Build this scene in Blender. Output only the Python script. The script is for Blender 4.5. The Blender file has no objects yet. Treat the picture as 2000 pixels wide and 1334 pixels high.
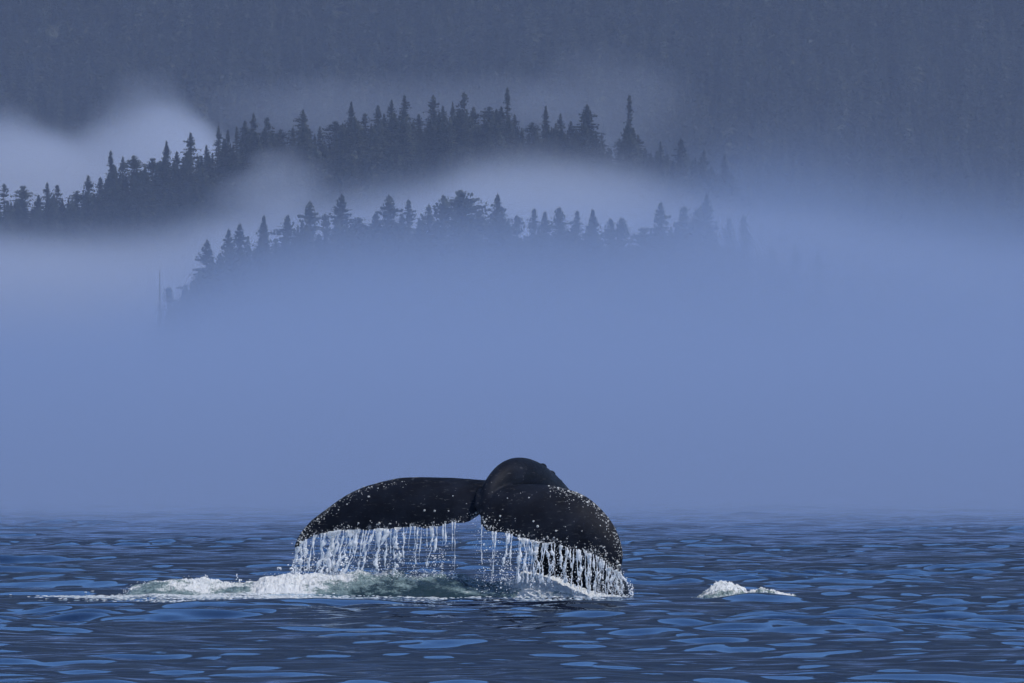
import bpy, bmesh, math, random
import numpy as np
from mathutils import Vector, Matrix, noise as mnoise
from mathutils.bvhtree import BVHTree

random.seed(7); rng = np.random.default_rng(7)
scene = bpy.context.scene
COL = scene.collection
R = math.radians

# ------------------------------------------------------------------ camera, sky, sun
K = 4.625e-5                 # radians per photograph pixel (a 390 mm telephoto)
CAM_Z, HORIZON, D0 = 1.5, 895.0, 120.0
cam_d = bpy.data.cameras.new('camera'); cam = bpy.data.objects.new('camera', cam_d); COL.objects.link(cam)
cam_d.sensor_width = 36.0; cam_d.lens = 36.0 / (2000 * K)
cam_d.clip_start = 1.0; cam_d.clip_end = 30000.0
cam_d.dof.use_dof = True; cam_d.dof.focus_distance = 120.0; cam_d.dof.aperture_fstop = 70.0
cam.location = (0, 0, CAM_Z)
cam.rotation_euler = (math.pi / 2 + math.atan((HORIZON - 667) * K), 0, 0)
scene.camera = cam

SUN_EL, SUN_AZ = R(54), R(128)      # azimuth from +Y (view direction), positive = towards the east side
sun_dir = Vector((math.sin(SUN_AZ) * math.cos(SUN_EL), math.cos(SUN_AZ) * math.cos(SUN_EL), math.sin(SUN_EL)))
world = bpy.data.worlds.new('World'); scene.world = world; world.use_nodes = True
wn = world.node_tree.nodes; wl = world.node_tree.links
sky = wn.new('ShaderNodeTexSky'); sky.sky_type = 'NISHITA'; sky.sun_disc = False
sky.sun_elevation = SUN_EL; sky.sun_rotation = SUN_AZ
sky.altitude = 1500; sky.air_density = 1.0; sky.dust_density = 0.0; sky.ozone_density = 9.0
wl.new(sky.outputs[0], wn['Background'].inputs['Color']); wn['Background'].inputs['Strength'].default_value = 0.15
sun_d = bpy.data.lights.new('sun', 'SUN'); sun = bpy.data.objects.new('sun', sun_d); COL.objects.link(sun)
sun_d.energy = 4.5; sun_d.angle = R(1.5); sun_d.color = (1.0, 0.965, 0.92)
sun.rotation_euler = sun_dir.to_track_quat('Z', 'Y').to_euler()
sun.location = (80, 40, 120)
vs = scene.view_settings
vs.view_transform = 'Standard'; vs.look = 'None'; vs.gamma = 1.0; vs.exposure = 0.0
cy = scene.cycles
cy.volume_bounces = 0; cy.max_bounces = 5; cy.diffuse_bounces = 2; cy.glossy_bounces = 3; cy.transmission_bounces = 4
cy.transparent_max_bounces = 6; cy.sample_clamp_indirect = 4.0; cy.use_denoising = True
cy.volume_max_steps = 256; cy.volume_step_rate = 1.4
cy.use_adaptive_sampling = True; cy.adaptive_threshold = 0.03; cy.adaptive_min_samples = 16

# ------------------------------------------------------------------ helpers
def at(px, py, d):
    """place in the world of a photograph pixel, at d metres from the camera along the view"""
    return Vector(((px - 1000) * K * d, d, CAM_Z + (HORIZON - py) * K * d))

def link(o, parent=None):
    COL.objects.link(o)
    if parent is not None: o.parent = parent
    return o

def mesh_np(name, verts, faces, smooth=True):
    """verts (n,3) array, faces (m,k) array of equal-sided faces"""
    me = bpy.data.meshes.new(name)
    verts = np.asarray(verts, np.float32); faces = np.asarray(faces, np.int32)
    m, k = faces.shape
    me.vertices.add(len(verts)); me.vertices.foreach_set('co', verts.ravel())
    me.loops.add(m * k); me.loops.foreach_set('vertex_index', faces.ravel())
    me.polygons.add(m); me.polygons.foreach_set('loop_start', np.arange(0, m * k, k, dtype=np.int32))
    if smooth: me.polygons.foreach_set('use_smooth', np.ones(m, bool))
    me.update(calc_edges=True); me.validate()
    return me

def obj(name, me, mat=None, parent=None):
    o = bpy.data.objects.new(name, me)
    if mat is not None and not me.materials: me.materials.append(mat)
    return link(o, parent)

def tag(o, label=None, cat=None, group=None, kind=None):
    if label: o['label'] = label
    if cat: o['category'] = cat
    if group: o['group'] = group
    if kind: o['kind'] = kind
    return o

def empty(name, loc, rz=0.0, s=1.0):
    o = bpy.data.objects.new(name, None); o.location = loc; o.rotation_euler = (0, 0, rz); o.scale = (s, s, s)
    o.empty_display_size = 0.5
    return link(o)

class NT:
    """small shorthand for node trees"""
    def __init__(self, mat):
        mat.use_nodes = True; self.t = mat.node_tree; self.t.nodes.clear()
        self.out = self.t.nodes.new('ShaderNodeOutputMaterial')
    def n(self, kind, **ins):
        nd = self.t.nodes.new(kind)
        for k, v in ins.items():
            self.set(nd, k.replace('_', ' '), v)
        return nd
    def set(self, nd, key, v):
        s = nd.inputs[key] if not isinstance(key, int) else nd.inputs[key]
        if isinstance(v, bpy.types.NodeSocket): self.t.links.new(v, s)
        elif isinstance(v, bpy.types.Node): self.t.links.new(v.outputs[0], s)
        else: s.default_value = v
    def m(self, op, a, b=None, c=None, clamp=False):
        nd = self.t.nodes.new('ShaderNodeMath'); nd.operation = op; nd.use_clamp = clamp
        for i, v in enumerate((a, b, c)):
            if v is not None: self.set(nd, i, v)
        return nd.outputs[0]
    def ramp01(self, v, a, b, smooth=True):
        nd = self.t.nodes.new('ShaderNodeMapRange'); nd.clamp = True
        nd.interpolation_type = 'SMOOTHSTEP' if smooth else 'LINEAR'
        self.set(nd, 0, v); nd.inputs[1].default_value = a; nd.inputs[2].default_value = b
        return nd.outputs[0]
    def mix(self, f, a, b):
        nd = self.t.nodes.new('ShaderNodeMix'); nd.data_type = 'RGBA'
        self.set(nd, 0, f); self.set(nd, 6, a); self.set(nd, 7, b)
        return nd.outputs[2]
    def noise(self, vec, scale, detail=3.0, rough=0.55):
        nd = self.t.nodes.new('ShaderNodeTexNoise')
        if vec is not None: self.set(nd, 'Vector', vec)
        nd.inputs['Scale'].default_value = scale; nd.inputs['Detail'].default_value = detail; nd.inputs['Roughness'].default_value = rough
        return nd.outputs[0]
    def mapping(self, vec, scale=(1, 1, 1), loc=(0, 0, 0)):
        nd = self.t.nodes.new('ShaderNodeMapping'); self.set(nd, 'Vector', vec)
        nd.inputs['Scale'].default_value = scale; nd.inputs['Location'].default_value = loc
        return nd.outputs[0]
    def surf(self, bsdf): self.t.links.new(bsdf.outputs[0], self.out.inputs['Surface'])
    def vol(self, nd): self.t.links.new(nd.outputs[0], self.out.inputs['Volume'])

def rgba(r, g, b): return (r, g, b, 1.0)

# ------------------------------------------------------------------ materials
def mat_sea():
    m = bpy.data.materials.new('sea_water'); t = NT(m)
    geo = t.n('ShaderNodeNewGeometry')
    nz = t.noise(t.mapping(geo.outputs['Position'], (1.0, 0.6, 1.0)), 2.2, 3.0)
    b = t.n('ShaderNodeBump', Strength=0.05, Distance=0.02, Height=nz)
    deep = t.n('ShaderNodeBsdfDiffuse', Color=rgba(0.0012, 0.0052, 0.022), Normal=b)
    gl = t.n('ShaderNodeBsdfGlossy', Color=rgba(0.72, 0.86, 1.0), Roughness=0.04, Normal=b)
    fr = t.n('ShaderNodeFresnel', IOR=1.333, Normal=b)
    mx = t.n('ShaderNodeMixShader', Fac=fr); t.t.links.new(deep.outputs[0], mx.inputs[1]); t.t.links.new(gl.outputs[0], mx.inputs[2])
    t.surf(mx); return m

def mat_wave():
    """aerated water thrown up by the tail: green-grey, pale where it carries bubbles"""
    m = bpy.data.materials.new('aerated_water'); t = NT(m)
    geo = t.n('ShaderNodeNewGeometry'); att = t.t.nodes.new('ShaderNodeAttribute'); att.attribute_name = 'foam'
    pos = geo.outputs['Position']
    n1 = t.noise(t.mapping(pos, (1.0, 1.0, 2.2)), 3.2, 6.0, 0.62)
    n2 = t.noise(t.mapping(pos, (1.0, 1.0, 1.6)), 13.0, 5.0, 0.6)
    f = t.m('ADD', att.outputs['Fac'], t.m('MULTIPLY', t.m('SUBTRACT', n1, 0.5), 2.4))
    n3 = t.noise(pos, 45.0, 3.0, 0.6)
    f = t.m('ADD', f, t.m('MULTIPLY', t.m('SUBTRACT', n2, 0.5), 1.3))
    f = t.m('ADD', f, t.m('MULTIPLY', t.m('SUBTRACT', n3, 0.5), .8))
    deep = t.mix(t.ramp01(att.outputs['Fac'], -.9, -.3), rgba(0.003, 0.011, 0.042), rgba(0.012, 0.026, 0.034))
    green = t.mix(t.ramp01(f, -0.1, 0.62), deep, rgba(0.17, 0.235, 0.24))
    colr = t.mix(t.ramp01(f, 0.5, 0.95), green, rgba(0.86, 0.88, 0.89))
    rough = t.m('ADD', t.m('MULTIPLY', t.ramp01(f, 0.35, 0.9), 0.4), 0.24)
    bp = t.n('ShaderNodeBump', Strength=0.5, Distance=0.03, Height=n2)
    p = t.n('ShaderNodeBsdfPrincipled', Base_Color=colr, Roughness=rough, IOR=1.333, Normal=bp)
    tr = t.n('ShaderNodeBsdfTranslucent', Color=colr)
    mx = t.n('ShaderNodeMixShader', Fac=t.m('MULTIPLY', t.ramp01(f, 0.1, 0.9), .5)); t.t.links.new(p.outputs[0], mx.inputs[1]); t.t.links.new(tr.outputs[0], mx.inputs[2])
    t.surf(mx); return m

def mat_foam():
    m = bpy.data.materials.new('foam'); t = NT(m)
    geo = t.n('ShaderNodeNewGeometry')
    nz = t.noise(geo.outputs['Position'], 22.0, 5.0)
    c = t.mix(t.ramp01(nz, 0.3, 0.62), rgba(0.60, 0.67, 0.68), rgba(0.90, 0.91, 0.91))
    p = t.n('ShaderNodeBsdfPrincipled', Base_Color=c, Roughness=0.6)
    p.inputs['Subsurface Weight'].default_value = .7; p.inputs['Subsurface Radius'].default_value = (1, 1, 1); p.inputs['Subsurface Scale'].default_value = .05
    tr = t.n('ShaderNodeBsdfTranslucent', Color=rgba(0.9, 0.92, 0.93))
    mx = t.n('ShaderNodeMixShader', Fac=0.45); t.t.links.new(p.outputs[0], mx.inputs[1]); t.t.links.new(tr.outputs[0], mx.inputs[2])
    t.surf(mx); return m

def mat_stream():
    m = bpy.data.materials.new('falling_water'); t = NT(m)
    p = t.n('ShaderNodeBsdfPrincipled', Base_Color=rgba(0.95, 0.955, 0.96), Roughness=0.25, IOR=1.333)
    tr = t.n('ShaderNodeBsdfTranslucent', Color=rgba(0.96, 0.97, 0.98))
    cl = t.n('ShaderNodeBsdfTransparent', Color=rgba(0.94, 0.96, 1.0))
    m1 = t.n('ShaderNodeMixShader', Fac=0.55); t.t.links.new(p.outputs[0], m1.inputs[1]); t.t.links.new(tr.outputs[0], m1.inputs[2])
    geo = t.n('ShaderNodeNewGeometry')
    nz = t.noise(t.mapping(geo.outputs['Position'], (1, 1, .35)), 40.0, 3.0)
    fac = t.m('MULTIPLY', t.ramp01(nz, 0.48, 0.72), .45)
    m2 = t.n('ShaderNodeMixShader', Fac=fac); t.t.links.new(m1.outputs[0], m2.inputs[1]); t.t.links.new(cl.outputs[0], m2.inputs[2])
    t.surf(m2); return m

def mat_whale():
    m = bpy.data.materials.new('whale_skin'); t = NT(m)
    geo = t.n('ShaderNodeNewGeometry'); pos = geo.outputs['Position']
    n1 = t.noise(pos, 3.0, 5.0, 0.6); n2 = t.noise(t.mapping(pos, (3.0, 3.0, 14.0)), 4.0, 4.0, 0.6)
    vor = t.t.nodes.new('ShaderNodeTexVoronoi'); t.set(vor, 'Vector', pos); vor.inputs['Scale'].default_value = 20.0
    base = t.mix(t.ramp01(n1, 0.35, 0.7), rgba(0.0028, 0.0038, 0.0075), rgba(0.0075, 0.0098, 0.017))
    spots = t.m('MULTIPLY', t.ramp01(vor.outputs['Distance'], 0.16, 0.08), t.ramp01(n1, 0.50, 0.62))
    base = t.mix(t.m('MULTIPLY', spots, 0.5), base, rgba(0.22, 0.22, 0.23))
    ed = t.t.nodes.new('ShaderNodeAttribute'); ed.attribute_name = 'edge'
    n4 = t.noise(pos, 16.0, 5.0, .65)
    wear = t.m('MULTIPLY', t.ramp01(t.m('ADD', n4, t.m('MULTIPLY', ed.outputs['Fac'], .22)), .66, .80), t.ramp01(ed.outputs['Fac'], .12, .6))
    base = t.mix(t.m('MULTIPLY', wear, .75), base, rgba(0.20, 0.205, 0.215))
    scr = t.m('MULTIPLY', t.ramp01(n2, 0.60, 0.72), 0.22)
    base = t.mix(scr, base, rgba(0.2, 0.2, 0.2))
    rough = t.m('ADD', t.m('MULTIPLY', n2, 0.45), 0.36)
    fine = t.noise(pos, 30.0, 4.0, 0.6)
    bp = t.n('ShaderNodeBump', Strength=0.16, Distance=0.015, Height=t.m('ADD', fine, t.m('MULTIPLY', n1, .8)))
    p = t.n('ShaderNodeBsdfPrincipled', Base_Color=base, Roughness=rough, IOR=1.33, Normal=bp)
    p.inputs['Specular IOR Level'].default_value = .15
    t.surf(p); return m

def mat_simple(name, c, rough=0.7, var=0.25, scale=8.0):
    m = bpy.data.materials.new(name); t = NT(m)
    geo = t.n('ShaderNodeNewGeometry')
    nz = t.noise(geo.outputs['Position'], scale, 4.0)
    lo = tuple(x * (1 - var) for x in c) + (1.0,); hi = tuple(min(1, x * (1 + var)) for x in c) + (1.0,)
    p = t.n('ShaderNodeBsdfPrincipled', Base_Color=t.mix(t.ramp01(nz, 0.3, 0.7), lo, hi), Roughness=rough)
    t.surf(p); return m

def mat_needles():
    m = bpy.data.materials.new('conifer_needles'); t = NT(m)
    geo = t.n('ShaderNodeNewGeometry'); oi = t.n('ShaderNodeObjectInfo')
    nz = t.noise(geo.outputs['Position'], 0.55, 3.0)
    f = t.m('ADD', t.m('MULTIPLY', t.m('POWER', oi.outputs['Random'], 1.6), 0.8), t.m('MULTIPLY', nz, 0.2))
    c = t.mix(f, rgba(0.009, 0.017, 0.012), rgba(0.075, 0.086, 0.060))
    p = t.n('ShaderNodeBsdfPrincipled', Base_Color=c, Roughness=0.75)
    t.surf(p); return m

M_SEA = mat_sea(); M_WAVE = mat_wave(); M_FOAM = mat_foam(); M_STREAM = mat_stream(); M_WHALE = mat_whale()
M_BARN = mat_simple('barnacle_shell', (0.40, 0.40, 0.39), 0.6, 0.4, 60)
M_BARK = mat_simple('spruce_bark', (0.075, 0.065, 0.058), 0.9, 0.35, 1.5)
M_DEAD = mat_simple('dead_wood', (0.13, 0.125, 0.12), 0.9, 0.3, 1.0)
M_NEEDLE = mat_needles()
M_SOIL = mat_simple('forest_floor', (0.018, 0.022, 0.016), 0.95, 0.4, 0.25)

# ------------------------------------------------------------------ sea
def wave_params():
    out = []
    for lam, slope, n in ((7.0, .020, 7), (3.2, .034, 12), (1.7, .052, 18), (0.95, .052, 24), (0.55, .056, 26), (0.34, .038, 22)):
        for _ in range(n):
            l = lam * rng.uniform(0.72, 1.38); k = 2 * math.pi / l
            th = rng.normal(R(80), R(52))            # crests roughly across the view
            a = slope / k / math.sqrt(n) * 1.41
            out.append((k * math.cos(th), k * math.sin(th), a, rng.uniform(0, 6.28)))
    return out
WAVES = wave_params()
SWELLS = [  # smooth humps left by the dive: photo column, metres out, half-length, half-depth, height
    (1330, 110.5, 0.75, 0.55, .060), (1215, 112.5, 0.9, 0.6, .045), (1690, 113.5, 1.25, 0.55, .060), (1500, 117.0, .50, 0.55, .085),
    (1860, 106.0, 1.0, 0.5, .045), (330, 106.0, 1.3, 0.5, .05), (860, 108.5, .8, .4, .04), (560, 112.5, 1.2, .5, .045)]
def sea_height(x, y):
    h = np.zeros_like(x)
    for kx, ky, a, ph in WAVES:
        h += a * np.sin(kx * x + ky * y + ph)
    # patches of rougher and calmer water
    g = 0.78 + 0.42 * np.sin(x * 0.31 + y * 0.083 + 1.1) * np.sin(y * 0.057 - x * 0.21 + .4) + 0.22 * np.sin(x * .8 - y * .19); g = np.maximum(g, .62)
    h = h * g
    for px, d, rx, ry, hh in SWELLS:
        h += hh * np.exp(-((x - (px - 1000) * K * d) / rx) ** 2 - ((y - d) / ry) ** 2)
    return h
rows, cols = 1900, 320
ys = 58.0 * np.exp(np.linspace(0, math.log(480 / 58.0), rows)); us = np.linspace(-0.105, 0.105, cols)
Y, U = np.meshgrid(ys, us, indexing='ij'); X = U * Y
Z = sea_height(X, Y)
edge = np.clip((480 - Y) / 30, 0, 1) * np.clip((0.105 - np.abs(U)) / 0.012, 0, 1) * np.clip((Y - 58) / 3, 0, 1)
Z = Z * edge
V = np.stack([X, Y, Z], -1).reshape(-1, 3)
idx = np.arange(rows * cols).reshape(rows, cols)
F = np.stack([idx[:-1, :-1], idx[:-1, 1:], idx[1:, 1:], idx[1:, :-1]], -1).reshape(-1, 4)
# the open sea around the detailed water, joined to its rim
b = [idx[0, 0], idx[0, -1], idx[-1, -1], idx[-1, 0]]; nv = len(V)
outer = np.array([[-2590, -590, 0], [2590, -590, 0], [2590, 4690, 0], [-2590, 4690, 0]], float)
V = np.vstack([V, outer]); o4 = [nv, nv + 1, nv + 2, nv + 3]
F = np.vstack([F, [[o4[0], o4[1], b[1], b[0]], [o4[1], o4[2], b[2], b[1]], [o4[2], o4[3], b[3], b[2]], [o4[3], o4[0], b[0], b[3]]]])
sea = obj('sea', mesh_np('sea', V, F), M_SEA); tag(sea, kind='structure')

# ------------------------------------------------------------------ hills
def interp(pts):
    xs = [p[0] for p in pts]; zs = [p[1] for p in pts]
    return lambda v: np.interp(v, xs, zs)
RIDGE1_D, RIDGE2_D, MOUNT_D = 1500.0, 2500.0, 3250.0
# crest of the ground, photograph column -> row
crest1 = interp([(-900, 1000), (0, 900), (200, 830), (300, 770), (350, 700), (420, 670), (500, 635), (600, 615), (760, 600), (900, 600), (1050, 610), (1200, 625), (1300, 615), (1400, 620), (1500, 650), (1700, 680), (2000, 760), (2900, 860)])
crest2 = interp([(-2600, 640), (-900, 540), (-200, 490), (0, 490), (130, 470), (260, 425), (420, 380), (560, 350), (700, 335), (900, 325), (1050, 340), (1250, 370), (1400, 455), (1600, 560), (2000, 690), (2900, 800)])
def lumps(x, y, s):
    return (np.sin(x * .11 * s + y * .05 * s) + np.sin(x * .043 * s - y * .09 * s + 1.7) + .6 * np.sin(x * .21 * s + 2.1 + y * .17 * s)) / 2.6
def hill1(x, y):
    top = CAM_Z + (HORIZON - crest1(1000 + x / (K * RIDGE1_D))) * K * RIDGE1_D
    t = (y - RIDGE1_D) / np.where(y < RIDGE1_D, 75.0, 95.0)
    return np.maximum(top + 2, 0) * np.clip(1 - t * t, 0, 1) - 2 + lumps(x, y, 1.0) * 0.7
def hill2(x, y):
    top = CAM_Z + (HORIZON - crest2(1000 + x / (K * RIDGE2_D))) * K * RIDGE2_D
    t = (y - RIDGE2_D) / np.where(y < RIDGE2_D, 140.0, 130.0)
    return np.maximum(top + 2, 0) * np.clip(1 - np.abs(t) ** 1.7, 0, 1) - 2 + lumps(x, y, .7) * 1.5
def mountain_h(x, y):
    return (y - MOUNT_D + 12 * lumps(x, y * .3, .25) + 10 * np.sin(x * .012 + 1.0)) * 0.72 + lumps(x, y, .5) * 3
def terrain(name, f, x0, x1, y0, y1, nx, ny):
    xs = np.linspace(x0, x1, nx); ysx = np.linspace(y0, y1, ny)
    YY, XX = np.meshgrid(ysx, xs, indexing='ij'); ZZ = f(XX, YY)
    ii = np.arange(nx * ny).reshape(ny, nx)
    FF = np.stack([ii[:-1, :-1], ii[:-1, 1:], ii[1:, 1:], ii[1:, :-1]], -1).reshape(-1, 4)
    o = obj(name, mesh_np(name, np.stack([XX, YY, ZZ], -1).reshape(-1, 3), FF), M_SOIL)
    tag(o, kind='structure'); return o
terrain('near_hill', hill1, -130, 130, 1424, 1596, 120, 60)
terrain('middle_hill', hill2, -420, 215, 2358, 2632, 190, 70)
terrain('mountain', mountain_h, -900, 900, 3225, 4450, 180, 120)

# ------------------------------------------------------------------ trees
def crown_mesh(name, H, Rm, seed, shape='spruce', gap=0.0, start=0.10, dense=1.0, lop=0.0, step=.40):
    """branches up the whole stem, each carrying flat sprays of needles and hanging twigs"""
    r = random.Random(seed); v = []; f = []
    def quad(c, a, b_):
        i = len(v); v.extend([c - a - b_ * .5, c + a * .25 - b_, c + a + b_ * .1, c - a * .15 + b_]); f.append((i, i + 1, i + 2, i + 3))
    z = start * H; az = r.uniform(0, 6.28)
    while z < H * .985:
        t = z / H; z += step * r.uniform(.10, .32) * (1.0 if t < .8 else .6)
        u = 1 - t
        if shape == 'spruce': env = u ** .92
        elif shape == 'round': env = math.sqrt(max(0.0, 1 - ((t - .50) / .505) ** 2))
        elif shape == 'drop': env = min(1.0, u * 1.9) ** .75
        elif shape == 'column': env = .62 * u ** .4
        else: env = u ** .75
        az += 2.4 + r.uniform(-.5, .5)
        # boughs are missing in patches
        if mnoise.noise(Vector((t * H * .55, math.cos(az) * 1.1 + seed * 7.3, math.sin(az) * 1.1))) < -.62 + gap * 2.2 and t < .93: continue
        L = Rm * env * (r.uniform(.45, 1.0) if r.random() < .7 else r.uniform(1.0, 1.32)) * (1 + lop * math.cos(az - seed)) + .10
        L = min(L, u * H * 1.1 + .25)
        up = (.75 if t > .93 else .32 if t > .8 else .08 if t > .55 else -.10) + r.uniform(-.16, .14)
        d = Vector((math.cos(az), math.sin(az), up)).normalized(); sd = Vector((-math.sin(az), math.cos(az), 0))
        n = max(2, int(L / .42 * dense) + 1)
        for j in range(n):
            q = (j + .5 + r.uniform(-.25, .25)) / n
            c = Vector((0, 0, t * H)) + d * (L * q) + Vector((0, 0, -.20 * L * q * q + .16 * L * max(0, q - .55)))
            ln = (.20 + .26 * r.random()) * (1.15 - .5 * q) * min(1.0, .35 + u * 4.5); wd = ln * r.uniform(.45, .8)
            for sg in ((-1, 1) if q < .8 else (0,)):
                cc = c + sd * (sg * (1 - q) * .30 * min(L, 2.2) * r.uniform(.4, 1.0))
                quad(cc, d * ln * 1.15 + sd * sg * ln * .5 + Vector((0, 0, r.uniform(-.10, .04))), sd * wd + Vector((0, 0, r.uniform(-.3, .3))) * wd)
            if r.random() < .7:
                quad(c + Vector((0, 0, -.10)), d * ln * .7 + sd * r.uniform(-.2, .2), Vector((0, 0, .14 + .16 * r.random())) + sd * r.uniform(-.1, .1))
    for j in range(6):      # leader
        c = Vector((0, 0, H * (1.0 - .014 * j))); a = r.uniform(0, 6.28)
        quad(c, Vector((math.cos(a), math.sin(a), 0)) * (.03 + .030 * j), Vector((0, 0, .34)))
    return mesh_np(name, [tuple(p) for p in v], f, smooth=False)

def trunk_mesh(name, H, rb, seed, snag=False):
    r = random.Random(seed); v = []; f = []; n = 7; lv = 9
    lean = Vector((r.uniform(-.02, .02), r.uniform(-.02, .02), 0))
    def tube(pts, rads):
        base = len(v)
        for i, (p, q) in enumerate(zip(pts, rads)):
            for k in range(n):
                a = k * 6.283 / n; v.append((p.x + math.cos(a) * q, p.y + math.sin(a) * q, p.z))
        for i in range(len(pts) - 1):
            for k in range(n):
                f.append((base + i * n + k, base + i * n + (k + 1) % n, base + (i + 1) * n + (k + 1) % n, base + (i + 1) * n + k))
    pts = [Vector((0, 0, H * i / lv)) + lean * (H * i / lv) * math.sin(i) for i in range(lv + 1)]
    tube(pts, [rb * (1.25 if i == 0 else 1 - .93 * i / lv) + .015 for i in range(lv + 1)])
    def limb(z, a, L, up, rad):
        p0 = Vector((0, 0, z)); d = Vector((math.cos(a), math.sin(a), up)); s = Vector((-math.sin(a), math.cos(a), 0)) * rad; u = Vector((0, 0, rad))
        i = len(v)
        for p, q in ((p0, 1.0), (p0 + d * L * .55 + Vector((0, 0, .05 * L)), .6), (p0 + d * L, .15)):
            for off in (s, u, -s, -u): v.append(tuple(p + off * q))
        for e in range(2):
            for k in range(4): f.append((i + e * 4 + k, i + e * 4 + (k + 1) % 4, i + e * 4 + 4 + (k + 1) % 4, i + e * 4 + 4 + k))
    for k in range(26 if snag else 14):
        z = H * r.uniform(.2, .97)
        limb(z, r.uniform(0, 6.28), (r.uniform(.4, 1.7) if snag else r.uniform(.5, 1.4)) * (1.15 - z / H), r.uniform(-.15, .3), .05 if snag else .04)
    return mesh_np(name, v, f)

TREES = {}
def proto(key, H, Rm, **kw):
    seed = kw.pop('seed')
    cm = crown_mesh('crown_' + key, H, Rm, seed, **kw); cm.materials.append(M_NEEDLE)
    tm = trunk_mesh('trunk_' + key, H, H * .016 + .05, seed); tm.materials.append(M_BARK)
    TREES[key] = (H, cm, tm)
proto('broad', 17, 6.4, seed=1, gap=.04)
proto('broad2', 16, 6.9, seed=2, gap=.10, lop=.22)
proto('tiered', 18, 6.2, seed=3, gap=.18, lop=.12)
proto('spire', 19, 4.4, seed=4, gap=.03)
proto('spire2', 18, 4.9, seed=5, gap=.13, lop=.15)
proto('thin', 19, 2.4, seed=6, gap=.18, shape='column')
proto('ragged', 16, 5.4, seed=8, gap=.24, shape='open', lop=.3)
proto('round', 16, 4.8, seed=9, gap=.05, shape='round', dense=1.1)
proto('round2', 15, 4.2, seed=10, gap=.12, shape='round', lop=.25)
proto('drop', 16, 3.4, seed=11, shape='drop', dense=1.25, step=.3)
snag_me = trunk_mesh('trunk_snag', 15, .30, 12, snag=True); snag_me.materials.append(M_DEAD)

TREES['dead'] = (15, snag_me, snag_me)
NAMES = {'broad': 'spruce_tree', 'broad2': 'spruce_tree', 'tiered': 'spruce_tree', 'spire': 'spruce_tree', 'spire2': 'spruce_tree', 'thin': 'spruce_tree', 'ragged': 'hemlock_tree', 'round': 'hemlock_tree', 'round2': 'hemlock_tree', 'drop': 'cedar_tree'}
LOOK = {'broad': 'broad full spruce', 'broad2': 'wide spruce with heavy lower boughs', 'tiered': 'spruce with separate tiers of boughs', 'spire': 'slim pointed spruce', 'spire2': 'slim spruce with gaps in its boughs', 'thin': 'thin needle-like spruce with short boughs', 'ragged': 'ragged open hemlock', 'round': 'round-topped bushy hemlock', 'round2': 'lopsided round-topped hemlock', 'drop': 'dense teardrop-shaped cedar'}
tree_count = 0
def tree(key, x, y, z, h=None, rz=None, label=None, group=None, wide=1.0):
    global tree_count
    H, cm, tm = TREES[key]; s = (h or H) / H
    root = empty(NAMES[key], (x, y, z), random.uniform(0, 6.28) if rz is None else rz)
    root.scale = (s * wide, s * wide, s)
    tag(root, label, 'tree', group)
    link(bpy.data.objects.new('trunk', tm), root); link(bpy.data.objects.new('crown', cm), root)
    tree_count += 1
    return root

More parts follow.
